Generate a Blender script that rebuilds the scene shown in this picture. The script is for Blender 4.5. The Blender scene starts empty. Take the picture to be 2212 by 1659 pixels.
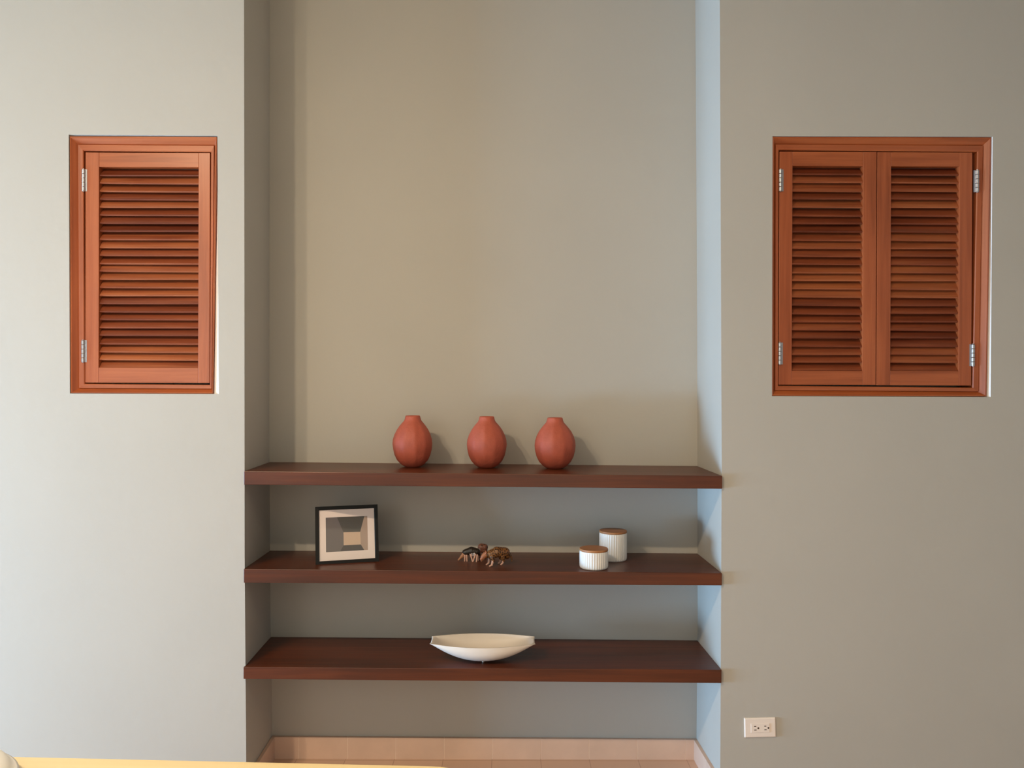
import bpy, bmesh, math, random
from mathutils import Vector, Matrix, noise

random.seed(7)
S = bpy.context.scene
COL = S.collection

# ------------------------------------------------------------------ camera
def make_camera():
    cd = bpy.data.cameras.new('camera')
    cd.sensor_fit = 'HORIZONTAL'; cd.sensor_width = 36.0
    cd.lens = 36.0 * 1720.0 / 2212.0
    cd.clip_start = 0.05
    co = bpy.data.objects.new('camera', cd); COL.objects.link(co)
    yaw, pit, rol = -0.0024, -0.0024, 0.0032
    Y = Matrix(((math.cos(yaw), math.sin(yaw), 0), (-math.sin(yaw), math.cos(yaw), 0), (0, 0, 1)))
    P = Matrix(((1, 0, 0), (0, math.cos(pit), math.sin(pit)), (0, -math.sin(pit), math.cos(pit))))
    R = Matrix(((math.cos(rol), 0, math.sin(rol)), (0, 1, 0), (-math.sin(rol), 0, math.cos(rol))))
    M = R @ P @ Y                      # rows: right, forward, up
    r, f, u = M[0], M[1], M[2]
    m = Matrix(((r[0], u[0], -f[0]), (r[1], u[1], -f[1]), (r[2], u[2], -f[2]))).to_4x4()
    m.translation = Vector((0.9667, -2.9, 1.526))
    co.matrix_world = m
    S.camera = co
make_camera()

# ------------------------------------------------------------------ light
S.view_settings.view_transform = 'Standard'
S.view_settings.look = 'None'
S.view_settings.gamma = 1.0
S.view_settings.use_curve_mapping = False
S.view_settings.exposure = 0.0

w = bpy.data.worlds.new('world'); S.world = w; w.use_nodes = True
w.node_tree.nodes['Background'].inputs[0].default_value = (0.55, 0.72, 1.0, 1)
w.node_tree.nodes['Background'].inputs[1].default_value = 0.12

def area(name, loc, target, sx, sy, power, color, spread=math.pi):
    l = bpy.data.lights.new(name, 'AREA'); l.shape = 'RECTANGLE'
    l.size = sx; l.size_y = sy; l.energy = power; l.color = color; l.spread = spread
    o = bpy.data.objects.new(name, l); COL.objects.link(o)
    o.location = loc
    d = Vector(target) - Vector(loc)
    o.rotation_euler = d.to_track_quat('-Z', 'Y').to_euler()
    return o

LX, RX, FY, CEIL = -4.2, 4.3, -3.9, 3.45      # side walls, wall behind the viewer, ceiling
# daylight through the tall glass door in the left wall: bright ground low down, blue sky above
area('ground_daylight', (LX - 0.12, -1.08, 0.45), (LX + 1, -1.08, 0.45), 1.4, 0.6, 385, (0.35, 0.655, 1.0))
# broad frontal fill added behind the viewer, set in a wide wall opening
area('rear_fill_light', (1.6, FY - 0.06, 1.15), (1.6, 0, 1.15), 1.5, 2.1, 11, (1.0, 0.90, 0.66))
area('right_fill_light', (RX + 0.08, -1.9, 1.6), (RX - 1, -1.9, 1.6), 1.2, 1.2, 1, (1.0, 0.95, 0.80))  # small fill added at the right to lift the niche's left side
area('sky_daylight', (LX - 0.12, -1.08, 1.3), (LX + 1, -1.08, 1.3), 1.4, 1.0, 14, (0.45, 0.72, 1.0))
area('rear_left_window_daylight', (-1.62, FY - 0.06, 1.85), (-1.62, 0, 1.85), 0.5, 1.2, 8, (1.0, 0.95, 0.85))
# recessed downlights in the ceiling
def downlight(name, x, y, power, color):
    l = bpy.data.lights.new(name, 'AREA'); l.shape = 'DISK'; l.size = 0.11; l.energy = power; l.color = color
    o = bpy.data.objects.new(name, l); COL.objects.link(o); o.location = (x, y, CEIL - 0.006)
    return o
W_ = (1.0, 0.80, 0.55)
downlight('downlight_a', -0.80, -2.75, 58, W_)
downlight('downlight_b', -1.20, -2.75, 46, W_)
downlight('downlight_c', 1.30, -2.75, 15, (1.0, 0.76, 0.48))

# ------------------------------------------------------------------ materials
def lin(c):
    return tuple(((x / 255.0) / 12.92 if x / 255.0 <= 0.04045 else ((x / 255.0 + 0.055) / 1.055) ** 2.4) for x in c) + (1.0,)

def newmat(name):
    m = bpy.data.materials.new(name); m.use_nodes = True
    nt = m.node_tree
    return m, nt, nt.nodes['Principled BSDF']

def simple(name, rgb, rough=0.6, metal=0.0, var=0.0, scale=20.0, bump=0.0, bscale=60.0, spec=0.5, coat=0.0):
    m, nt, b = newmat(name)
    N, L = nt.nodes, nt.links
    c = lin(rgb)
    b.inputs['Base Color'].default_value = c
    b.inputs['Roughness'].default_value = rough
    b.inputs['Metallic'].default_value = metal
    b.inputs['Specular IOR Level'].default_value = spec
    b.inputs['Coat Weight'].default_value = coat
    tc = N.new('ShaderNodeTexCoord')
    if var:
        n = N.new('ShaderNodeTexNoise'); n.inputs['Scale'].default_value = scale; n.inputs['Detail'].default_value = 5
        L.new(tc.outputs['Object'], n.inputs['Vector'])
        r = N.new('ShaderNodeValToRGB')
        r.color_ramp.elements[0].position = 0.3; r.color_ramp.elements[1].position = 0.7
        r.color_ramp.elements[0].color = tuple(x * (1 - var) for x in c[:3]) + (1,)
        r.color_ramp.elements[1].color = tuple(min(1, x * (1 + var)) for x in c[:3]) + (1,)
        L.new(n.outputs['Fac'], r.inputs['Fac']); L.new(r.outputs['Color'], b.inputs['Base Color'])
    if bump:
        n = N.new('ShaderNodeTexNoise'); n.inputs['Scale'].default_value = bscale; n.inputs['Detail'].default_value = 4
        L.new(tc.outputs['Object'], n.inputs['Vector'])
        bp = N.new('ShaderNodeBump'); bp.inputs['Strength'].default_value = bump; bp.inputs['Distance'].default_value = 0.01
        L.new(n.outputs['Fac'], bp.inputs['Height']); L.new(bp.outputs['Normal'], b.inputs['Normal'])
    return m

def wood(name, dark, mid, light, axis, rough=0.35, island=0.0, scale=1.0, coat=0.2):
    """grain runs along axis (0 x, 1 y, 2 z)"""
    m, nt, b = newmat(name)
    N, L = nt.nodes, nt.links
    tc = N.new('ShaderNodeTexCoord')
    mp = N.new('ShaderNodeMapping')
    sc = [55.0 * scale] * 3; sc[axis] = 2.2 * scale
    mp.inputs['Scale'].default_value = sc
    L.new(tc.outputs['Object'], mp.inputs['Vector'])
    n = N.new('ShaderNodeTexNoise'); n.inputs['Scale'].default_value = 1.0; n.inputs['Detail'].default_value = 6
    n.inputs['Roughness'].default_value = 0.6; n.inputs['Distortion'].default_value = 0.4
    L.new(mp.outputs['Vector'], n.inputs['Vector'])
    mp2 = N.new('ShaderNodeMapping')
    sc2 = [9.0] * 3; sc2[axis] = 1.6
    mp2.inputs['Scale'].default_value = sc2
    L.new(tc.outputs['Object'], mp2.inputs['Vector'])
    n2 = N.new('ShaderNodeTexNoise'); n2.inputs['Scale'].default_value = 1.0; n2.inputs['Detail'].default_value = 2
    L.new(mp2.outputs['Vector'], n2.inputs['Vector'])
    mx = N.new('ShaderNodeMath'); mx.operation = 'MULTIPLY_ADD'; mx.inputs[1].default_value = 0.55
    L.new(n.outputs['Fac'], mx.inputs[0])
    m2 = N.new('ShaderNodeMath'); m2.operation = 'MULTIPLY'; m2.inputs[1].default_value = 0.45
    L.new(n2.outputs['Fac'], m2.inputs[0]); L.new(m2.outputs[0], mx.inputs[2])
    fac = mx.outputs[0]
    if island:
        g = N.new('ShaderNodeNewGeometry')
        a = N.new('ShaderNodeMath'); a.operation = 'SUBTRACT'; a.inputs[1].default_value = 0.5
        L.new(g.outputs['Random Per Island'], a.inputs[0])
        a2 = N.new('ShaderNodeMath'); a2.operation = 'MULTIPLY_ADD'; a2.inputs[1].default_value = island
        L.new(a.outputs[0], a2.inputs[0]); L.new(fac, a2.inputs[2]); fac = a2.outputs[0]
    r = N.new('ShaderNodeValToRGB'); e = r.color_ramp.elements
    e[0].position = 0.30; e[0].color = lin(dark)
    e[1].position = 0.72; e[1].color = lin(light)
    k = e.new(0.5); k.color = lin(mid)
    L.new(fac, r.inputs['Fac']); L.new(r.outputs['Color'], b.inputs['Base Color'])
    b.inputs['Roughness'].default_value = rough
    b.inputs['Coat Weight'].default_value = coat
    b.inputs['Coat Roughness'].default_value = 0.25
    bp = N.new('ShaderNodeBump'); bp.inputs['Strength'].default_value = 0.12; bp.inputs['Distance'].default_value = 0.002
    L.new(n.outputs['Fac'], bp.inputs['Height']); L.new(bp.outputs['Normal'], b.inputs['Normal'])
    return m

M_wall = simple('sage_plaster', (186, 180, 171), rough=0.75, var=0.02, scale=2.2, bump=0.06, bscale=28, spec=0.3)
M_room = simple('room_plaster', (192, 194, 186), rough=0.8, bump=0.1, bscale=30, spec=0.2)
M_ceil = simple('tan_ceiling', (188, 162, 126), rough=0.8, spec=0.2)
M_teak_v = wood('teak_vertical', (136, 64, 28), (168, 86, 46), (188, 104, 60), 2)
M_teak_h = wood('teak_horizontal', (136, 64, 28), (170, 88, 46), (190, 106, 60), 0)
M_slat = wood('teak_slats', (104, 46, 26), (140, 70, 42), (178, 102, 62), 0, island=0.26)
M_shelf = wood('dark_stained_shelf', (60, 27, 11), (86, 38, 15), (112, 53, 22), 0, rough=0.36, coat=0.0)
M_terra = simple('terracotta', (176, 84, 62), rough=0.62, var=0.10, scale=26, bump=0.15, bscale=90)
M_black = simple('black_paint', (16, 13, 12), rough=0.45, spec=0.3)
M_card = simple('white_card', (240, 222, 216), rough=0.8)
M_steel = simple('brushed_steel', (190, 188, 192), rough=0.32, metal=0.9)
M_cer = simple('white_ceramic', (232, 228, 224), rough=0.3, spec=0.5)
M_lid = wood('light_wood_lid', (150, 98, 58), (172, 116, 70), (190, 134, 86), 0, rough=0.5, coat=0.0)
M_bowl = simple('matte_white_ceramic', (234, 222, 210), rough=0.5)
M_plate = simple('outlet_plastic', (244, 228, 216), rough=0.35)
M_slot = simple('dark_slot', (60, 36, 26), rough=0.8)
M_tile = simple('cement_tile', (216, 184, 164), rough=0.5, var=0.07, scale=7)
M_grout = simple('grout', (244, 222, 205), rough=0.8)
M_table = wood('pale_wood_table', (240, 214, 162), (244, 220, 170), (248, 226, 178), 0, rough=0.35)
M_cream = simple('cream_glaze', (255, 253, 250), rough=0.6, )
M_wframe = simple('white_window_frame', (225, 225, 220), rough=0.4)

def floor_mat():
    m, nt, b = newmat('cement_floor_tiles'); N, L = nt.nodes, nt.links
    tc = N.new('ShaderNodeTexCoord'); mp = N.new('ShaderNodeMapping')
    mp.inputs['Location'].default_value = (-1.095, -0.11, 0)
    L.new(tc.outputs['Object'], mp.inputs['Vector'])
    br = N.new('ShaderNodeTexBrick'); br.offset = 0.0
    br.inputs['Scale'].default_value = 1.0; br.inputs['Brick Width'].default_value = 0.197; br.inputs['Row Height'].default_value = 0.197
    br.inputs['Mortar Size'].default_value = 0.0016; br.inputs['Mortar Smooth'].default_value = 0.2
    br.inputs['Color1'].default_value = lin((210, 176, 154)); br.inputs['Color2'].default_value = lin((216, 182, 160))
    br.inputs['Mortar'].default_value = lin((182, 148, 128))
    L.new(mp.outputs['Vector'], br.inputs['Vector'])
    n = N.new('ShaderNodeTexNoise'); n.inputs['Scale'].default_value = 6; n.inputs['Detail'].default_value = 6
    L.new(tc.outputs['Object'], n.inputs['Vector'])
    mx = N.new('ShaderNodeMix'); mx.data_type = 'RGBA'; mx.blend_type = 'MULTIPLY'; mx.inputs[0].default_value = 0.25
    L.new(br.outputs['Color'], mx.inputs[6]); L.new(n.outputs['Color'], mx.inputs[7])
    n.inputs['Roughness'].default_value = 0.6
    L.new(br.outputs['Color'], b.inputs['Base Color'])
    b.inputs['Roughness'].default_value = 0.45
    return m
M_floor = floor_mat()

def spots(name, base, dark, scale, thr):
    m, nt, b = newmat(name); N, L = nt.nodes, nt.links
    tc = N.new('ShaderNodeTexCoord'); v = N.new('ShaderNodeTexVoronoi'); v.inputs['Scale'].default_value = scale
    L.new(tc.outputs['Object'], v.inputs['Vector'])
    r = N.new('ShaderNodeValToRGB'); r.color_ramp.elements[0].position = thr; r.color_ramp.elements[1].position = thr + 0.16
    r.color_ramp.elements[0].color = lin(dark); r.color_ramp.elements[1].color = lin(base)
    L.new(v.outputs['Distance'], r.inputs['Fac']); L.new(r.outputs['Color'], b.inputs['Base Color'])
    b.inputs['Roughness'].default_value = 0.4
    return m
M_leo = spots('spotted_tan_glaze', (128, 84, 46), (48, 26, 12), 150, 0.36)
M_pale = simple('pale_clay', (205, 160, 140), rough=0.5)
M_dk = simple('dark_glaze', (38, 28, 18), rough=0.45, var=0.3, scale=80)
M_brn = spots('mottled_brown_glaze', (120, 76, 58), (60, 36, 26), 70, 0.2)

# ------------------------------------------------------------------ mesh helpers
def obj(name, bm, mats, parent=None, smooth=False, bevel=0.0, seg=2, auto=None):
    me = bpy.data.meshes.new(name)
    bm.normal_update(); bm.to_mesh(me); bm.free()
    for m in (mats if isinstance(mats, (list, tuple)) else [mats]): me.materials.append(m)
    o = bpy.data.objects.new(name, me); COL.objects.link(o)
    if parent: o.parent = parent
    if smooth:
        for p in me.polygons: p.use_smooth = True
    if bevel:
        b = o.modifiers.new('bevel', 'BEVEL'); b.width = bevel; b.segments = seg; b.limit_method = 'ANGLE'; b.angle_limit = 0.6
        b.harden_normals = False
    return o

def thing(name, label, cat, loc=(0, 0, 0), group=None, rot=(0, 0, 0)):
    o = bpy.data.objects.new(name, None); COL.objects.link(o)
    o.location = loc; o.rotation_euler = rot; o.empty_display_size = 0.05
    o['label'] = label; o['category'] = cat
    if group: o['group'] = group
    return o

def tag(o, label, cat, group=None):
    o['label'] = label; o['category'] = cat
    if group: o['group'] = group
    return o

def struct(name, bm, m, parent=None, **k):
    o = obj(name, bm, m, parent, **k)
    if not parent: o['kind'] = 'structure'
    return o

def hexa(bm, c, mi=0):
    """c: 8 corners, bottom ring then top ring, each ring counter-clockwise from above"""
    v = [bm.verts.new(p) for p in c]
    for f in ((3, 2, 1, 0), (4, 5, 6, 7), (0, 1, 5, 4), (1, 2, 6, 5), (2, 3, 7, 6), (3, 0, 4, 7)):
        fc = bm.faces.new([v[i] for i in f]); fc.material_index = mi
    return v

def box(bm, x0, x1, y0, y1, z0, z1, mi=0):
    return hexa(bm, [(x0, y0, z0), (x1, y0, z0), (x1, y1, z0), (x0, y1, z0), (x0, y0, z1), (x1, y0, z1), (x1, y1, z1), (x0, y1, z1)], mi)

def lathe(bm, prof, seg=64, fr=None, center=(0, 0), mi=0, close=True):
    """prof: list of (r, z); fr(theta, i) scales the radius"""
    rings = []
    for i, (r, z) in enumerate(prof):
        if r < 1e-6:
            rings.append([bm.verts.new((center[0], center[1], z))]); continue
        ring = []
        for k in range(seg):
            t = 2 * math.pi * k / seg
            rr = r * (fr(t, i) if fr else 1)
            ring.append(bm.verts.new((center[0] + rr * math.cos(t), center[1] + rr * math.sin(t), z)))
        rings.append(ring)
    for a, b in zip(rings, rings[1:]):
        for k in range(seg):
            k2 = (k + 1) % seg
            if len(a) == 1 and len(b) == 1: continue
            if len(a) == 1: f = bm.faces.new((a[0], b[k2], b[k]))
            elif len(b) == 1: f = bm.faces.new((a[k], a[k2], b[0]))
            else: f = bm.faces.new((a[k], a[k2], b[k2], b[k]))
            f.material_index = mi
    return rings

def quad(bm, pts, mi=0):
    f = bm.faces.new([bm.verts.new(p) for p in pts]); f.material_index = mi
    return f

def lerp(a, b, t): return a + (b - a) * t
def pw(tab, z):
    if z <= tab[0][0]: return tab[0][1]
    for (z0, x0), (z1, x1) in zip(tab, tab[1:]):
        if z <= z1: return lerp(x0, x1, (z - z0) / (z1 - z0))
    return tab[-1][1]

# ------------------------------------------------------------------ the room
D = 0.33
LF = [(0.0, 0.0115), (0.117, 0.010), (0.9, 0.002), (1.9, -0.001), (2.91, -0.005), (CEIL, -0.006)]
LB = [(0.0, 0.007), (0.0865, 0.006), (0.63, -0.003), (1.38, -0.009), (CEIL, -0.011)]
RF = [(0.0, 1.738), (1.23, 1.739), (2.92, 1.7258), (CEIL, 1.722)]
RB = [(0.0, 1.728), (0.56, 1.7315), (1.76, 1.7251), (3.08, 1.7127), (CEIL, 1.710)]
LEV = [0, 0.0865, 0.117, 0.56, 0.9, 1.23, 1.38, 1.76, 1.9, 2.4, 2.92, 3.08, CEIL]

M_filler = simple('white_filler', (248, 246, 244), rough=0.7)
def wall_with_hole(name, xl, xr, hole_f, hole_i, depth=0.13):
    """front wall piece in the plane y=0; xl/xr are edge tables; hole_f / hole_i: the window hole's outline on the
    face and 16 mm in ((x, z) bl, br, tr, tl)"""
    bm = bmesh.new()
    bl, br, tr, tl = hole_f
    x0 = lambda z: pw(xl, z); x1 = lambda z: pw(xr, z)
    zs = [z for z in LEV]
    # bands below and above the hole
    def band(z0, z1):
        lv = [z0] + [z for z in zs if z0 + 1e-4 < z < z1 - 1e-4] + [z1]
        for a, b in zip(lv, lv[1:]):
            quad(bm, [(x0(a), 0, a), (x1(a), 0, a), (x1(b), 0, b), (x0(b), 0, b)])
    zb, zt = bl[1] - 0.02, tl[1] + 0.02
    band(0, zb); band(zt, CEIL)
    lv = [zb] + [z for z in zs if zb + 1e-4 < z < zt - 1e-4] + [zt]
    def col(z):  # outline x of the hole at height z (clamped)
        zz = min(max(z, bl[1]), tl[1]); t = (zz - bl[1]) / (tl[1] - bl[1])
        return lerp(bl[0], tl[0], t), lerp(br[0], tr[0], t)
    for a, b in zip(lv, lv[1:]):
        la, ra = col(a); lb, rb = col(b)
        quad(bm, [(x0(a), 0, a), (la, 0, a), (lb, 0, b), (x0(b), 0, b)])
        quad(bm, [(ra, 0, a), (x1(a), 0, a), (x1(b), 0, b), (rb, 0, b)])
    quad(bm, [(bl[0], 0, zb), (br[0], 0, zb), (br[0], 0, br[1]), (bl[0], 0, bl[1])])
    quad(bm, [(tl[0], 0, tl[1]), (tr[0], 0, tr[1]), (tr[0], 0, zt), (tl[0], 0, zt)])
    F = [(p[0], 0, p[1]) for p in hole_f]; I = [(p[0], 0.016, p[1]) for p in hole_i]; B = [(p[0], depth, p[1]) for p in hole_i]
    for k in range(4):
        k2 = (k + 1) % 4
        quad(bm, [F[k], F[k2], I[k2], I[k]], 1 if k == 1 else 0); quad(bm, [I[k], I[k2], B[k2], B[k]])
    quad(bm, [B[3], B[2], B[1], B[0]])
    bmesh.ops.remove_doubles(bm, verts=bm.verts, dist=1e-5)
    return struct(name, bm, [M_wall, M_filler])

wall_with_hole('wall_back_left', [(0, LX), (CEIL, LX)], LF,
               [(-0.6345, 1.4795), (-0.0935, 1.4795), (-0.1005, 2.4185), (-0.6405, 2.4205)],
               [(-0.6335, 1.4800), (-0.1165, 1.4800), (-0.1030, 2.4170), (-0.6400, 2.4170)])
wall_with_hole('wall_back_right', RF, [(0, RX), (CEIL, RX)],
               [(1.9215, 1.4780), (2.7195, 1.4765), (2.7225, 2.4260), (1.9195, 2.4250)],
               [(1.9220, 1.4790), (2.7080, 1.4790), (2.7205, 2.4250), (1.9200, 2.4245)])

bm = bmesh.new()
for a, b in zip(LEV, LEV[1:]):
    quad(bm, [(pw(LF, a), 0, a), (pw(LB, a), D, a), (pw(LB, b), D, b), (pw(LF, b), 0, b)])
    quad(bm, [(pw(LB, a), D, a), (pw(RB, a), D, a), (pw(RB, b), D, b), (pw(LB, b), D, b)])
    quad(bm, [(pw(RB, a), D, a), (pw(RF, a), 0, a), (pw(RF, b), 0, b), (pw(RB, b), D, b)])
bmesh.ops.remove_doubles(bm, verts=bm.verts, dist=1e-5)
struct('wall_niche', bm, M_wall)

bm = bmesh.new(); box(bm, LX - 0.2, RX + 0.2, FY - 0.2, D + 0.15, -0.1, 0.0); struct('floor', bm, M_floor)
bm = bmesh.new(); box(bm, LX - 0.2, RX + 0.2, FY - 0.2, D + 0.15, CEIL, CEIL + 0.1); struct('ceiling', bm, M_ceil)
# left wall with the glass door opening
DY0, DY1, DZ = -1.82, -0.34, 2.7
bm = bmesh.new()
box(bm, LX - 0.18, LX, DY1, 0.0, 0, CEIL); box(bm, LX - 0.18, LX, FY, DY0, 0, CEIL); box(bm, LX - 0.18, LX, DY0, DY1, DZ, CEIL)
struct('wall_left', bm, M_room)
bm = bmesh.new()
box(bm, RX, RX + 0.18, FY, -2.52, 0, CEIL); box(bm, RX, RX + 0.18, -1.28, 0.0, 0, CEIL)
box(bm, RX, RX + 0.18, -2.52, -1.28, 0, 0.98); box(bm, RX, RX + 0.18, -2.52, -1.28, 2.22, CEIL)
struct('wall_right', bm, M_room)
# wall behind the viewer with a narrow window and a wide opening added for the fill
WINS = [(-1.90, -1.34, 1.2, 2.5), (0.82, 2.38, 0.06, 2.24)]
bm = bmesh.new()
box(bm, LX, WINS[0][0], FY - 0.18, FY, 0, CEIL); box(bm, WINS[0][1], WINS[1][0], FY - 0.18, FY, 0, CEIL); box(bm, WINS[1][1], RX, FY - 0.18, FY, 0, CEIL)
for a, b, c, d in WINS:
    box(bm, a, b, FY - 0.18, FY, 0, c); box(bm, a, b, FY - 0.18, FY, d, CEIL)
struct('wall_front', bm, M_room)
# frames of the two openings
bm = bmesh.new()
for y0, y1 in ((DY0, DY0 + 0.04), (DY1 - 0.04, DY1)): box(bm, LX - 0.08, LX - 0.03, y0, y1, 0, DZ)
box(bm, LX - 0.08, LX - 0.03, DY0 + 0.04, DY1 - 0.04, DZ - 0.04, DZ)
f = struct('door_1', bm, M_wframe)
for i, (x0, x1, z0, z1) in enumerate(WINS):
    bm = bmesh.new()
    for a, b in ((x0, x0 + 0.03), (x1 - 0.03, x1)): box(bm, a, b, FY - 0.05, FY - 0.01, z0, z1)
    for a, b in ((z0, z0 + 0.03), (z1 - 0.03, z1)): box(bm, x0 + 0.03, x1 - 0.03, FY - 0.05, FY - 0.01, a, b)
    struct('window_%d' % (i + 1), bm, M_wframe)  # the wide one only frames the opening added for the rear fill

# tiled skirting inside the niche
def tiled(bm, p0, p1, n_in, h0, h1, joints):
    """tiles from p0 to p1 (x,y), thickness along n_in, height h0..h1 at the ends"""
    p0, p1, n = Vector(p0), Vector(p1), Vector(n_in)
    L = (p1 - p0).length; js = [0] + joints + [L]
    for a, b in zip(js, js[1:]):
        g = 0.0008
        a2 = a + (g if a > 0 else 0); b2 = b - (g if b < L else 0)
        q0, q1 = p0.lerp(p1, a2 / L), p0.lerp(p1, b2 / L)
        ha, hb = lerp(h0, h1, a2 / L), lerp(h0, h1, b2 / L)
        r = [(q0 + n), (q1 + n), q1, q0]
        hexa(bm, [(v.x, v.y, 0.0) for v in r] + [(r[0].x, r[0].y, ha), (r[1].x, r[1].y, hb), (r[2].x, r[2].y, hb), (r[3].x, r[3].y, ha)])
def grout(bm, p0, p1, n_in, h0, h1):
    p0, p1, n = Vector(p0), Vector(p1), Vector(n_in) * 0.93
    r = [p0 + n, p1 + n, p1, p0]
    hexa(bm, [(v.x, v.y, 0.0) for v in r] + [(r[0].x, r[0].y, h0 - 0.001), (r[1].x, r[1].y, h1 - 0.001), (r[2].x, r[2].y, h1 - 0.001), (r[3].x, r[3].y, h0 - 0.001)], 1)
bm = bmesh.new()
grout(bm, (0.0065, D), (1.7285, D), (0, -0.014), 0.0885, 0.081)
xs = [0.118 + 0.1955 * k for k in range(9)]
tiled(bm, (0.0065, D), (1.7285, D), (0, -0.014), 0.0885, 0.081, [x - 0.0065 for x in xs if 0.02 < x < 1.71])
tiled(bm, (0.0115, 0.0), (0.0065, D - 0.014), (0.0135, 0), 0.087, 0.0885, [0.12])
tiled(bm, (1.7285, D - 0.014), (1.738, 0.0), (-0.0135, 0), 0.081, 0.086, [0.19])
struct('baseboard_niche', bm, [M_tile, M_grout], bevel=0.0007)
bm = bmesh.new()
x = LX
while x < 0.0: box(bm, x + 0.001, min(x + 0.1945, 0.011), -0.0135, 0.0, 0, 0.088); x += 0.1955
struct('baseboard_left', bm, M_tile, bevel=0.0012)
bm = bmesh.new()
x = 1.738
while x < RX - 0.01: box(bm, x + 0.001, min(x + 0.1945, RX), -0.0135, 0.0, 0, 0.086); x += 0.1955
struct('baseboard_right', bm, M_tile, bevel=0.0012)

# ------------------------------------------------------------------ the three shelves
SH = [
    ('dark wooden shelf in the niche, topmost, carrying three terracotta vases', (1.1996, 1.1879), (1.1509, 1.1408), (1.1990, 1.1880)),
    ('dark wooden shelf in the niche, middle one, carrying picture frame and jars', (0.8453, 0.8348), (0.7949, 0.7894), (0.8400, 0.8330)),
    ('dark wooden shelf in the niche, lowest, carrying only the white boat bowl', (0.4892, 0.4831), (0.4455, 0.4343), (0.4900, 0.4800)),
]
shelf_fn = []
for lab, (tl, tr), (bl, br), (kl, kr) in SH:
    bm = bmesh.new()
    n = 12; F_ = -0.012
    x0f, x1f = 0.0025, 1.7385
    zc = (tl + tr) / 2
    x0b, x1b = pw(LB, zc) + 0.0005, pw(RB, zc) - 0.0005
    hexa(bm, [(x0f, F_, bl), (x1f, F_, br), (x1b, D - 0.001, br + 0.001), (x0b, D - 0.001, bl + 0.001),
              (x0f, F_, tl), (x1f, F_, tr), (x1b, D - 0.001, kr), (x0b, D - 0.001, kl)])
    o = obj('wall_shelf', bm, M_shelf, bevel=0.0018)
    tag(o, lab, 'shelf', 'dark wooden shelves in the niche')
    shelf_fn.append(lambda x, y, tl=tl, tr=tr, kl=kl, kr=kr: lerp(lerp(tl, tr, x / 1.738), lerp(kl, kr, x / 1.738), max(0, min(1, (y + 0.012) / 0.342))))

# ------------------------------------------------------------------ louvred shutters
def casing(parent, O, I, yo=0.004, yi=0.024):
    """O: outer outline, I: inner outline ((x, z) bl, br, tr, tl); stepped moulding"""
    bm = bmesh.new()
    def mixp(t): return [(lerp(o[0], i[0], t), lerp(o[1], i[1], t)) for o, i in zip(O, I)]
    rings = []
    for t, y in ((0, 0.10), (0, yo), (0.12, yo - 0.001), (0.52, yo + 0.017), (0.56, yo + 0.012), (0.94, yo + 0.013), (1.0, yo + 0.016), (1.0, 0.10)):
        rings.append([bm.verts.new((p[0], y, p[1])) for p in mixp(t)])
    for a, b in zip(rings, rings[1:]):
        for k in range(4):
            f = bm.faces.new((a[k], a[(k + 1) % 4], b[(k + 1) % 4], b[k]))
            f.material_index = 0 if k in (0, 2) else 1
    bmesh.ops.recalc_face_normals(bm, faces=bm.faces)
    return obj('casing', bm, [M_teak_h, M_teak_v], parent)

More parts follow.
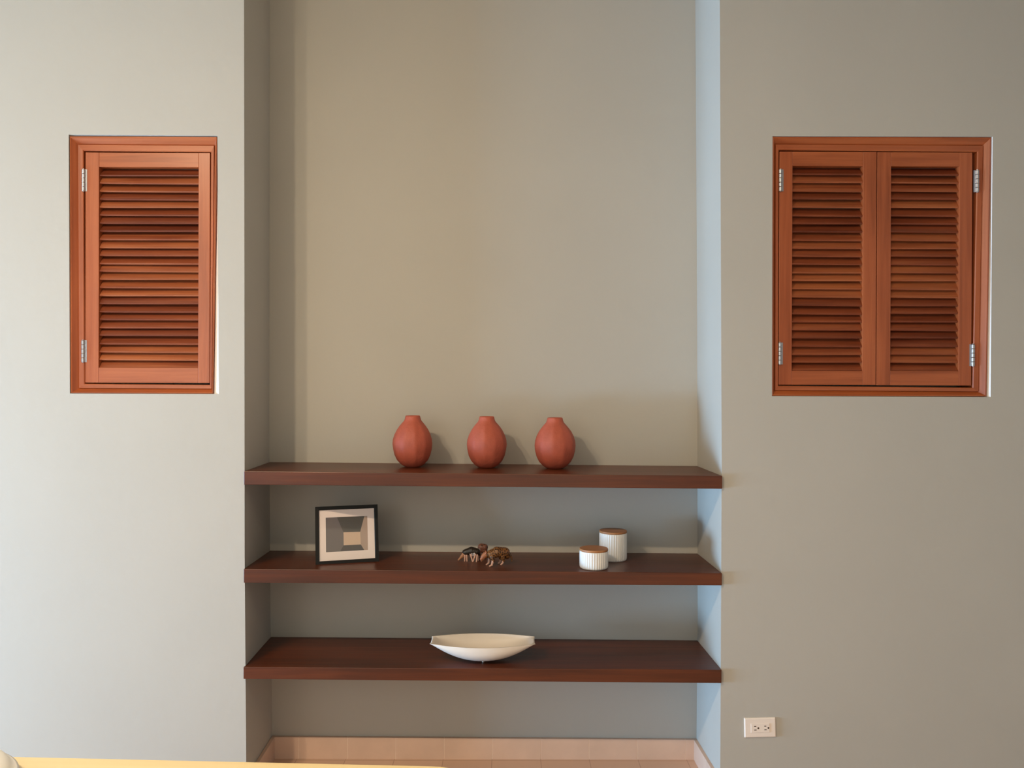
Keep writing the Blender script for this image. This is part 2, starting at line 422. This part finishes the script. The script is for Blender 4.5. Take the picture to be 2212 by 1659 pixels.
def leaf(parent, x0, x1, z0, z1, lx0, lx1, lz0, lz1, hinge_x, hinge_z, n, seed, yf=0.021, hs=1):
    """one shutter leaf; (x0..z1) outer, (lx0..lz1) the louvre opening"""
    th = 0.03
    bm = bmesh.new()
    box(bm, x0, lx0, yf, yf + th, z0, z1, 1); box(bm, lx1, x1, yf, yf + th, z0, z1, 1)
    box(bm, lx0, lx1, yf + 0.0004, yf + th, z0, lz0, 0); box(bm, lx0, lx1, yf + 0.0004, yf + th, lz1, z1, 0)
    d = obj('shutter_door', bm, [M_teak_h, M_teak_v], parent, bevel=0.0012)
    rnd = random.Random(seed)
    bm = bmesh.new()
    pitch = (lz1 - lz0) / n
    for k in range(n):
        zb = lz0 + pitch * k + rnd.uniform(-0.0012, 0.0012)
        ang = math.radians(38 + rnd.uniform(-5, 5))      # from vertical
        Lw = 0.043; t = 0.0065
        up = Vector((0, math.sin(ang), math.cos(ang))); nn = Vector((0, -math.cos(ang), math.sin(ang)))
        base = Vector((0, yf + 0.0065, zb - 0.001))
        dz = rnd.uniform(-0.0015, 0.0015)
        pr = []
        for s, q in ((0.0, 0.15), (0.0, 0.85), (0.02, 1.0), (0.98, 1.0), (1.0, 0.8), (1.0, 0.2), (0.98, 0), (0.02, 0)):
            pr.append(base + up * (Lw * s) + nn * (t * (q - 0.5)))
        zmax = lz1 - 0.0005
        A = [bm.verts.new((lx0 + 0.0005, p.y, min(p.z, zmax))) for p in pr]
        B = [bm.verts.new((lx1 - 0.0005, p.y, min(p.z + dz, zmax))) for p in pr]
        m = len(pr)
        for i in range(m): bm.faces.new((A[i], A[(i + 1) % m], B[(i + 1) % m], B[i]))
        bm.faces.new(A[::-1]); bm.faces.new(B)
    bmesh.ops.recalc_face_normals(bm, faces=bm.faces)
    obj('louvers', bm, M_slat, d)
    for hx, hz in zip(hinge_x, hinge_z):
        bm = bmesh.new()
        r = 0.0062; H = 0.08; c = (hx, yf - 0.0035)
        for j in range(5):
            a = hz - H / 2 + j * H / 5; b = a + H / 5 - 0.0009
            lathe(bm, [(0, a), (r * 0.86, a), (r, a + 0.0012), (r, b - 0.0012), (r * 0.86, b), (0, b)], 16, center=c)
        lathe(bm, [(0, hz - H / 2 - 0.0025), (r * 0.6, hz - H / 2 - 0.002), (r * 0.6, hz - H / 2), (0, hz - H / 2)], 12, center=c)
        lathe(bm, [(0, hz + H / 2), (r * 0.6, hz + H / 2), (r * 0.6, hz + H / 2 + 0.002), (0, hz + H / 2 + 0.0025)], 12, center=c)
        box(bm, min(hx, hx + 0.012 * hs), max(hx, hx + 0.012 * hs), yf - 0.0012, yf + 0.0008, hz - H / 2, hz + H / 2)
        o = obj('hinge', bm, M_steel, d, smooth=False, bevel=0)
        o['label'] = 'steel knuckle hinge'
    return d

t = thing('louvered_shutter', 'single-leaf orange-brown louvered shutter in the bright left wall', 'shutter', (-0.37, 0, 1.48), 'louvered shutters')
t_inv = Matrix.Translation((0.37, 0, -1.48))
def adopt(t):
    for c in t.children: c.matrix_parent_inverse = Matrix.Translation(-Vector(t.location))
casing(t, [(-0.6330, 1.4805), (-0.1175, 1.4805), (-0.1045, 2.4145), (-0.6385, 2.4150)],
          [(-0.5905, 1.5150), (-0.1325, 1.5125), (-0.1305, 2.3640), (-0.5965, 2.3670)])
leaf(t, -0.5900, -0.1345, 1.5190, 2.3620, -0.5405, -0.1765, 1.5740, 2.3085, (-0.5955, -0.5955), (2.259, 1.634), 25, 3, yf=0.020, hs=1)
adopt(t)
t = thing('louvered_shutter', 'two-leaf reddish-brown louvered shutter in the shaded right wall', 'shutter', (2.32, 0, 1.48), 'louvered shutters')
casing(t, [(1.9230, 1.4795), (2.7070, 1.4795), (2.7195, 2.4245), (1.9210, 2.4235)],
          [(1.9500, 1.5160), (2.6640, 1.5110), (2.6780, 2.3760), (1.9490, 2.3800)])
leaf(t, 1.9520, 2.3085, 1.5195, 2.3745, 2.0000, 2.2600, 1.5710, 2.3225, (1.9545, 1.9545), (2.2685, 1.634), 25, 5, yf=0.019, hs=1)
leaf(t, 2.3115, 2.6600, 1.5185, 2.3740, 2.3620, 2.6130, 1.5720, 2.3225, (2.6765, 2.6640), (2.268, 1.630), 25, 9, yf=0.019, hs=-1)
adopt(t)

# ------------------------------------------------------------------ vases
VP = [(0.0, 0.0), (0.026, 0.0), (0.034, 0.003), (0.046, 0.0115), (0.0595, 0.027), (0.069, 0.047), (0.0745, 0.070), (0.0765, 0.090), (0.0745, 0.108),
      (0.0690, 0.126), (0.0605, 0.144), (0.0505, 0.159), (0.0420, 0.1695), (0.0350, 0.1785), (0.0315, 0.1860), (0.0300, 0.1935), (0.0285, 0.1985),
      (0.0262, 0.1992), (0.0245, 0.197), (0.026, 0.185), (0.036, 0.165), (0.060, 0.13), (0.066, 0.09), (0.05, 0.03), (0.0, 0.012)]
def vase(x, y, z, sc, hs, ph, lab, seed):
    bm = bmesh.new(); rnd = random.Random(seed)
    nf = 11
    offs = [rnd.uniform(-0.12, 0.12) for _ in range(nf)]
    def fr(th, i):
        k = 1.0 if 3 <= i <= 12 else 0.35
        u = ((th + ph) / (2 * math.pi) * nf) % nf
        j = int(u); f = u - j - 0.5 + offs[j] * 0.3
        flat = 1.0 - 0.024 * k * math.cos(max(-1, min(1, 2 * f)) * math.pi / 2) 
        return flat + 0.004 * math.sin(3 * th + ph + i * 0.6)
    lathe(bm, [(r * sc * (1.035 if r > 0.04 else 1), zz * hs) for r, zz in VP], 88, fr)
    for v in bm.verts:
        n = noise.noise(Vector((v.co.x * 38 + seed, v.co.y * 38, v.co.z * 22)))
        v.co.x *= 1 + 0.012 * n; v.co.y *= 1 + 0.012 * n
    o = obj('vase', bm, M_terra, smooth=True)
    o.location = (x, y, z)
    tag(o, lab, 'vase', 'terracotta vases on the top shelf')
Z1 = shelf_fn[0]
vase(0.589, 0.195, Z1(0.589, 0.195), 0.985, 1.0, 0.2, 'round terracotta vase with a short neck, left one on the top shelf', 1)
vase(0.8765, 0.19, Z1(0.8765, 0.19), 0.99, 1.0, 1.1, 'round terracotta vase with a short neck, middle one of the three', 2)
vase(1.141, 0.185, Z1(1.141, 0.185), 1.02, 0.99, 2.3, 'round terracotta vase with a short neck, right one on the top shelf', 3)

# ------------------------------------------------------------------ picture frame
Z2 = shelf_fn[1]
def picture():
    px, py = 0.2450, 0.066
    ang = math.atan2(0.066, 0.223)
    W, H = 0.234, 0.216
    t = thing('picture_frame', 'black framed grey geometric picture leaning on the middle shelf', 'picture frame', (px, py, 0))
    t.rotation_euler = (math.radians(-13), 0, ang)
    t.rotation_mode = 'XYZ'
    # local: x right, z up, y back
    fw, fd = 0.0135, 0.018
    bm = bmesh.new()
    ring = []
    for (i, y) in ((0, fd), (0, 0.0), (fw * 0.85, 0.0), (fw, 0.002), (fw, fd)):
        ring.append([bm.verts.new(p) for p in ((i, y, i), (W - i, y, i), (W - i, y, H - i), (i, y, H - i))])
    for a, b in zip(ring, ring[1:] + ring[:1]):
        for k in range(4): bm.faces.new((a[k], a[(k + 1) % 4], b[(k + 1) % 4], b[k]))
    bmesh.ops.recalc_face_normals(bm, faces=bm.faces)
    obj('frame_moulding', bm, M_black, t)
    iw, ih = W - 2 * fw, H - 2 * fw
    u0, u1, v0, v1 = 0.12, 0.875, 0.15, 0.83
    P0x, P1x = fw + u0 * iw, fw + u1 * iw
    P1z, P0z = H - fw - v0 * ih, H - fw - v1 * ih
    bm = bmesh.new()
    o_ = [(fw, fw), (W - fw, fw), (W - fw, H - fw), (fw, H - fw)]
    i_ = [(P0x, P0z), (P1x, P0z), (P1x, P1z), (P0x, P1z)]
    for k in range(4):
        a, b, c, d = o_[k], o_[(k + 1) % 4], i_[(k + 1) % 4], i_[k]
        quad(bm, [(a[0], 0.0065, a[1]), (b[0], 0.0065, b[1]), (c[0], 0.0065, c[1]), (d[0], 0.0065, d[1])])
        quad(bm, [(d[0], 0.0065, d[1]), (c[0], 0.0065, c[1]), (c[0], 0.008, c[1]), (d[0], 0.008, d[1])])
    o = obj('mat_board', bm, M_card, t); o['label'] = 'off-white mat board'
    bm = bmesh.new()
    polys = [([(0, 0), (.27, 0), (.42, .45), (.42, .83), (.33, 1), (0, 1)], 0),
             ([(.27, 0), (.93, 0), (.82, .46), (.42, .45)], 1),
             ([(.42, .45), (.82, .46), (.83, .83), (.42, .83)], 2),
             ([(.42, .83), (.83, .83), (.91, 1), (.33, 1)], 3),
             ([(.93, 0), (1, 0), (1, 1), (.91, 1), (.83, .83), (.82, .46)], 4)]
    for pts, mi in polys:
        quad(bm, [(lerp(P0x, P1x, u), 0.0085, lerp(P1z, P0z, v)) for u, v in pts][::-1], mi)
    bmesh.ops.recalc_face_normals(bm, faces=bm.faces)
    mats = [simple('print_grey', (102, 90, 88), 0.8), simple('print_dark', (66, 58, 50), 0.8), simple('print_cream', (205, 175, 150), 0.8),
            simple('print_brown', (58, 44, 40), 0.8), simple('print_taupe', (172, 146, 130), 0.8)]
    o = obj('art_print', bm, mats, t); o['label'] = 'grey and cream geometric print of an empty room'
    # glass
    m, nt, b = newmat('picture_glass'); N, L = nt.nodes, nt.links
    tr = N.new('ShaderNodeBsdfTransparent'); gl = N.new('ShaderNodeBsdfGlossy'); gl.inputs['Roughness'].default_value = 0.04
    mx = N.new('ShaderNodeMixShader'); mx.inputs[0].default_value = 0.035
    L.new(tr.outputs[0], mx.inputs[1]); L.new(gl.outputs[0], mx.inputs[2])
    L.new(mx.outputs[0], N['Material Output'].inputs['Surface'])
    bm = bmesh.new(); box(bm, fw, W - fw, 0.003, 0.0045, fw, H - fw); obj('glass_pane', bm, m, t)
    bm = bmesh.new(); box(bm, fw, W - fw, 0.0095, 0.0125, fw, H - fw)
    obj('backing_board', bm, M_black, t)
    bm = bmesh.new()
    a = math.radians(16)
    hexa(bm, [(W / 2 - 0.03, 0.056, 0.0125), (W / 2 + 0.03, 0.056, 0.0125), (W / 2 + 0.03, 0.059, 0.0135), (W / 2 - 0.03, 0.059, 0.0135),
              (W / 2 - 0.018, 0.0128, H * 0.75), (W / 2 + 0.018, 0.0128, H * 0.75), (W / 2 + 0.018, 0.0158, H * 0.75), (W / 2 - 0.018, 0.0158, H * 0.75)])
    obj('easel_strut', bm, M_black, t)
    t.location.z = Z2(0.35, 0.1) - 0.0005
    # the strut's foot sits on the shelf when the frame leans 13 degrees
    return t
picture()

# ------------------------------------------------------------------ jars
def jar(name, x, y, r, h, lab, ribs):
    z = Z2(x, y)
    t = thing(name, lab, 'jar', (x, y, z), 'white fluted jars with wooden lids')
    seg = ribs * 8
    def fr(th, i):
        if 3 <= i <= 8: return 1 + 0.030 * (abs(math.sin(th * ribs / 2)) - 0.8)
        return 1
    pr = [(0, 0), (r * 0.88, 0), (r * 0.95, 0.0015), (r * 0.985, 0.005), (r, 0.009), (r, h * 0.35), (r, h * 0.6), (r, h - 0.014), (r, h - 0.007), (r * 0.99, h - 0.003),
          (r * 0.97, h - 0.0015), (r * 0.92, h - 0.002), (r * 0.9, h - 0.01), (r * 0.9, 0.008), (0, 0.006)]
    bm = bmesh.new(); lathe(bm, pr, seg, fr)
    obj('jar_body', bm, M_cer, t, smooth=True)
    bm = bmesh.new()
    a = h - 0.0015
    lathe(bm, [(0, a - 0.008), (r * 0.87, a - 0.008), (r * 0.87, a), (r * 0.985, a), (r * 1.0, a + 0.0015), (r * 1.0, a + 0.0060), (r * 0.985, a + 0.0078), (0, a + 0.0078)], 72)
    o = obj('jar_lid', bm, M_lid, t, smooth=False); o['label'] = 'flat round wooden lid'
    o.modifiers.new('es', 'EDGE_SPLIT').split_angle = 0.6
    for p in o.data.polygons: p.use_smooth = True
    return t
jar('storage_jar', 1.2800, 0.0575, 0.0530, 0.0665, 'low white fluted jar with wooden lid, front one of the pair', 36)
jar('storage_jar', 1.3700, 0.2010, 0.0535, 0.1080, 'tall white fluted jar with wooden lid, behind the low one', 36)

# ------------------------------------------------------------------ boat bowl
def bowl():
    x, y = 0.8680, 0.078
    z = shelf_fn[2](x, y)
    t = thing('boat_bowl', 'long white boat-shaped bowl on the lowest shelf', 'bowl', (x, y, z + 0.0))
    Lh = 0.1955; Hh = 0.0745; NS, NP = 40, 20
    def sec(s, inner):
        w = 0.087 - 0.044 * abs(s) ** 2.0
        b = 0.0035 + 0.0665 * abs(s) ** 2.1
        hx = Lh * s; top = Hh - 0.002 * (1 - s * s)
        if inner: w -= 0.005; b += 0.0075; hx = (Lh - 0.004) * s
        b = min(b, top - (0.0045 if not inner else 0.0012))
        pts = []
        for k in range(NP + 1):
            ph = math.pi * k / NP
            c, sn = math.cos(ph), math.sin(ph)
            yy = w * math.copysign(abs(c) ** 0.9, c)
            zz = top - (top - b) * sn ** 0.85
            # the wall flares outward to the rim
            pts.append((hx * (1 - 0.012 * sn * abs(s)), yy, zz))
        return pts
    bm = bmesh.new()
    O = [[bm.verts.new(p) for p in sec(-1 + 2 * i / NS, False)] for i in range(NS + 1)]
    I = [[bm.verts.new(p) for p in sec(-1 + 2 * i / NS, True)] for i in range(NS + 1)]
    for G, fl in ((O, 1), (I, 0)):
        for i in range(NS):
            for k in range(NP):
                q = [G[i][k], G[i + 1][k], G[i + 1][k + 1], G[i][k + 1]]
                bm.faces.new(q if fl else q[::-1])
    for i in range(NS):
        bm.faces.new((O[i][0], I[i][0], I[i + 1][0], O[i + 1][0]))
        bm.faces.new((O[i][NP], O[i + 1][NP], I[i + 1][NP], I[i][NP]))
    for e in (0, NS):
        for k in range(NP): bm.faces.new((O[e][k], O[e][k + 1], I[e][k + 1], I[e][k]))
    bmesh.ops.recalc_face_normals(bm, faces=bm.faces)
    o = obj('bowl_body', bm, M_bowl, t, smooth=True)
    o.modifiers.new('es', 'EDGE_SPLIT').split_angle = 0.9
    for dx, dy in ((0.002, -0.022), (-0.03, 0.02), (0.03, 0.02)):
        bm = bmesh.new(); lathe(bm, [(0, 0), (0.004, 0), (0.0045, 0.002), (0.005, 0.0068), (0, 0.0068)], 14, center=(dx, dy))
        obj('foot', bm, M_bowl, t, smooth=True)
bowl()

# ------------------------------------------------------------------ animal figurines
def blob(name, caps, mat, parent, voxel=0.0009):
    """one continuous skin over tapered capsules (p, q, rp, rq)"""
    bm = bmesh.new()
    for p, q, rp, rq in caps:
        p, q = Vector(p), Vector(q); n = max(2, int((q - p).length / (0.5 * min(rp, rq))) + 1)
        for i in range(n + 1):
            s = i / n; r = lerp(rp, rq, s)
            bmesh.ops.create_icosphere(bm, subdivisions=2, radius=r, matrix=Matrix.Translation(p.lerp(q, s)))
    tmp = bpy.data.meshes.new('tmp'); bm.to_mesh(tmp); bm.free()
    to = bpy.data.objects.new('tmp', tmp); COL.objects.link(to)
    r = to.modifiers.new('r', 'REMESH'); r.mode = 'VOXEL'; r.voxel_size = voxel
    s = to.modifiers.new('s', 'SMOOTH'); s.iterations = 3; s.factor = 0.6
    dg = bpy.context.evaluated_depsgraph_get(); dg.update()
    me = bpy.data.meshes.new_from_object(to.evaluated_get(dg)); me.name = name
    bpy.data.objects.remove(to); bpy.data.meshes.remove(tmp)
    me.materials.clear(); me.materials.append(mat)
    for p in me.polygons: p.use_smooth = True
    o = bpy.data.objects.new(name, me); COL.objects.link(o); o.parent = parent
    return o

# local axes: x right, y into the niche, z up; feet at z=0
t = thing('leopard_figurine', 'small spotted tan big-cat figurine with pale legs on middle shelf', 'figurine', (0.905, 0.085, Z2(0.905, 0.085)), 'small animal figurines')
blob('body', [
    ((-0.010, -0.008, 0.0430), (0.014, 0.000, 0.0490), 0.0165, 0.0205),
    ((0.014, 0.000, 0.0495), (0.044, 0.012, 0.0460), 0.0210, 0.0195),
    ((0.044, 0.012, 0.0440), (0.052, 0.016, 0.0330), 0.0180, 0.0140),
    ((-0.010, -0.008, 0.0430), (-0.030, -0.014, 0.0400), 0.0150, 0.0110),
    ((-0.002, -0.020, 0.034), (0.001, -0.022, 0.022), 0.0095, 0.0062),
    ((0.034, 0.000, 0.034), (0.040, 0.000, 0.018), 0.0110, 0.0058),
    ((-0.012, 0.004, 0.034), (-0.014, 0.004, 0.022), 0.0080, 0.0055),
    ((0.026, 0.022, 0.034), (0.028, 0.022, 0.018), 0.0095, 0.0055),
    ((0.060, 0.020, 0.042), (0.069, 0.024, 0.024), 0.0048, 0.0036), ((0.069, 0.024, 0.024), (0.070, 0.024, 0.010), 0.0036, 0.0028)], M_leo, t)
hd = blob('head', [
    ((-0.029, -0.014, 0.0420), (-0.037, -0.018, 0.0350), 0.0112, 0.0095),
    ((-0.037, -0.018, 0.0350), (-0.044, -0.022, 0.0275), 0.0078, 0.0052),
    ((-0.036, -0.019, 0.0290), (-0.043, -0.022, 0.0215), 0.0050, 0.0034),
    ((-0.026, -0.022, 0.0500), (-0.025, -0.023, 0.0535), 0.0036, 0.0024),
    ((-0.028, -0.006, 0.0500), (-0.027, -0.005, 0.0535), 0.0036, 0.0024)], simple('reddish_tan_glaze', (158, 98, 66), 0.45, var=0.2, scale=150), t)
for p, q, f in (((0.001, -0.022, 0.026), (-0.004, -0.025, 0.006), (-0.0105, -0.028, 0.0035)),
                ((-0.014, 0.004, 0.026), (-0.017, 0.001, 0.008), (-0.0235, -0.002, 0.0035)),
                ((0.040, 0.000, 0.022), (0.036, 0.002, 0.008), (0.0310, 0.000, 0.0035)),
                ((0.028, 0.022, 0.022), (0.026, 0.022, 0.008), (0.0210, 0.020, 0.0035))):
    blob('leg', [(p, q, 0.0058, 0.0042), (q, f, 0.0042, 0.0034), (f, (f[0] - 0.001, f[1], f[2]), 0.0035, 0.0035)], M_pale, t)['label'] = 'pale glazed leg'

t = thing('anteater_figurine', 'small dark-backed figurine with long pale snout on middle shelf', 'figurine', (0.817, 0.150, Z2(0.817, 0.150)), 'small animal figurines')
blob('body', [
    ((-0.020, 0.000, 0.0340), (0.004, 0.000, 0.0400), 0.0125, 0.0165),
    ((0.004, 0.000, 0.0400), (0.024, 0.000, 0.0370), 0.0165, 0.0140),
    ((-0.020, 0.000, 0.0330), (-0.030, -0.002, 0.0250), 0.0100, 0.0070),
    ((0.024, 0.000, 0.0370), (0.034, 0.004, 0.0240), 0.0100, 0.0040)], M_dk, t)
blob('snout', [((-0.026, -0.002, 0.0270), (-0.035, -0.004, 0.0165), 0.0090, 0.0060), ((-0.035, -0.004, 0.0165), (-0.0460, -0.006, 0.0065), 0.0056, 0.0032)],
     simple('tan_clay', (170, 118, 86), 0.5), t)['label'] = 'long tan snout'
for p, q in (((-0.021, -0.008, 0.025), (-0.0215, -0.009, 0.0032)), ((-0.014, -0.010, 0.024), (-0.0125, -0.011, 0.0032)),
             ((0.000, -0.011, 0.030), (0.009, -0.016, 0.0032)), ((0.020, -0.010, 0.030), (0.011, -0.016, 0.0040)),
             ((0.0265, -0.010, 0.026), (0.0235, -0.020, 0.0030)), ((0.028, 0.006, 0.026), (0.029, 0.004, 0.0030))):
    blob('leg', [(p, q, 0.0036, 0.0028)], M_pale, t, voxel=0.0007)['label'] = 'pale thin leg'
for dx in (0.006, 0.0115, 0.0160):
    blob('belly_stripe', [((dx, -0.0135, 0.034), (dx + 0.001, -0.0125, 0.024), 0.0017, 0.0014)], M_card, t, voxel=0.0005)['label'] = 'cream stripe'

t = thing('animal_figurine', 'small round brown mottled figurine peeking behind the spotted one', 'figurine', (0.861, 0.205, Z2(0.861, 0.205)), 'small animal figurines')
blob('body', [((-0.004, 0, 0.0440), (0.008, 0, 0.0430), 0.0150, 0.0140), ((-0.004, 0, 0.036), (0.008, 0, 0.030), 0.013, 0.012)], M_brn, t)
blob('head', [((-0.012, -0.008, 0.036), (-0.017, -0.013, 0.034), 0.0065, 0.005)], simple('grey_clay', (160, 148, 142), 0.5), t)['label'] = 'pale grey head'
for dx, dy in ((-0.010, -0.008), (0.012, -0.008), (-0.010, 0.009), (0.012, 0.009)):
    blob('leg', [((dx, dy, 0.028), (dx, dy, 0.003), 0.0045, 0.0032)], M_brn, t)

# ------------------------------------------------------------------ wall outlet
def outlet():
    x0, x1, z0, z1 = 1.8245, 1.9385, 0.2345, 0.3055
    cx_, cz_ = (x0 + x1) / 2, (z0 + z1) / 2
    t = thing('wall_outlet', 'horizontal double wall outlet with beige cover plate on right wall', 'outlet', (cx_, 0, cz_), rot=(0, math.radians(-1.4), 0))
    hw, hh = 0.0572, 0.0355
    bm = bmesh.new()
    R = [[bm.verts.new((sx * (hw - i), y, sz * (hh - i))) for sx, sz in ((-1, -1), (1, -1), (1, 1), (-1, 1))] for i, y in ((0, 0), (0, -0.0042), (0.0035, -0.0065))]
    for a, b in zip(R, R[1:]):
        for k in range(4): bm.faces.new((a[k], a[(k + 1) % 4], b[(k + 1) % 4], b[k]))
    bm.faces.new(R[2])
    bmesh.ops.recalc_face_normals(bm, faces=bm.faces)
    obj('cover_plate', bm, M_plate, t, bevel=0.0012)
    bm = bmesh.new(); box(bm, -0.034, 0.034, -0.0082, -0.0060, -0.0168, 0.0168)
    rc = obj('receptacle', bm, M_plate, t, bevel=0.0008)
    for c in (-0.0128, 0.0238):
        for dz in (0.0066, -0.0066):
            bm = bmesh.new(); box(bm, c - 0.0098, c - 0.0025 + (0.001 if dz < 0 else 0), -0.0086, -0.0080, dz - 0.0013, dz + 0.0013)
            obj('socket_slot', bm, M_slot, rc)
        bm = bmesh.new()
        rings = lathe(bm, [(0.0033, 0.0), (0, 0.0004)], 14)
        for v in [v for r in rings for v in r]:
            v.co = Vector((c + 0.0052 + v.co.x, -0.0084 - v.co.z, v.co.y))
        bmesh.ops.recalc_face_normals(bm, faces=bm.faces)
        obj('earth_hole', bm, M_slot, rc)
outlet()

# ------------------------------------------------------------------ table in the foreground
def rounded_slab(bm, x0, x1, y0, y1, z0, z1, r, n=10):
    pts = []
    for cx_, cy_, a0 in ((x1 - r, y1 - r, 0), (x0 + r, y1 - r, 90), (x0 + r, y0 + r, 180), (x1 - r, y0 + r, 270)):
        for k in range(n + 1):
            a = math.radians(a0 + 90 * k / n); pts.append((cx_ + r * math.cos(a), cy_ + r * math.sin(a)))
    A = [bm.verts.new((x, y, z0)) for x, y in pts]; B = [bm.verts.new((x, y, z1)) for x, y in pts]
    bm.faces.new(A[::-1]); bm.faces.new(B)
    for k in range(len(pts)):
        k2 = (k + 1) % len(pts); bm.faces.new((A[k], A[k2], B[k2], B[k]))
t = thing('dining_table', 'pale yellow wooden table with rounded corners in the left foreground', 'table', (0.0, -1.63, 0), rot=(0, 0, math.radians(-2.4)))
bm = bmesh.new(); rounded_slab(bm, -0.95, 0.89, -0.355, 0.373, 0.722, 0.75, 0.09)
obj('tabletop', bm, M_table, t, bevel=0.004)
for sx, sy in ((-0.86, -0.27), (0.80, -0.27), (-0.86, 0.29), (0.80, 0.29)):
    bm = bmesh.new(); box(bm, sx - 0.025, sx + 0.025, sy - 0.025, sy + 0.025, 0, 0.722); obj('leg', bm, M_table, t, bevel=0.004)
bm = bmesh.new()
for y in (-0.27, 0.29): box(bm, -0.835, 0.775, y - 0.01, y + 0.01, 0.64, 0.722)
for x in (-0.86, 0.80): box(bm, x - 0.01, x + 0.01, -0.245, 0.265, 0.64, 0.722)
obj('apron', bm, M_table, t)

t = thing('covered_bowl', 'smooth cream-white rounded vessel on the yellow table, cut by left edge', 'bowl', (-0.135, -1.45, 0.75))
bm = bmesh.new()
lathe(bm, [(0, 0), (0.140, 0), (0.150, 0.002), (0.166, 0.012), (0.178, 0.0180), (0.1805, 0.0200), (0.178, 0.0215), (0.168, 0.0205), (0.14, 0.009), (0, 0.006)], 96)
obj('bowl_body', bm, M_cream, t, smooth=True)
bm = bmesh.new()
lathe(bm, [(0.172, 0.0217), (0.178, 0.0225), (0.1790, 0.0245), (0.1745, 0.0275), (0.1685, 0.0325), (0.1650, 0.0375), (0.1610, 0.0430), (0.1540, 0.0495), (0.1430, 0.0560), (0.1260, 0.0630), (0.1020, 0.0700),
           (0.0700, 0.0760), (0.0350, 0.0795), (0.0200, 0.0805), (0.0150, 0.0840), (0.0210, 0.0930), (0.0220, 0.1000), (0.0160, 0.1070), (0.0, 0.1100)], 96)
lathe(bm, [(0.172, 0.0217), (0.160, 0.0360), (0.1300, 0.0560), (0.0, 0.0740)], 96)
bmesh.ops.remove_doubles(bm, verts=bm.verts, dist=1e-5)
bmesh.ops.recalc_face_normals(bm, faces=bm.faces)
obj('domed_lid', bm, M_cream, t, smooth=True)
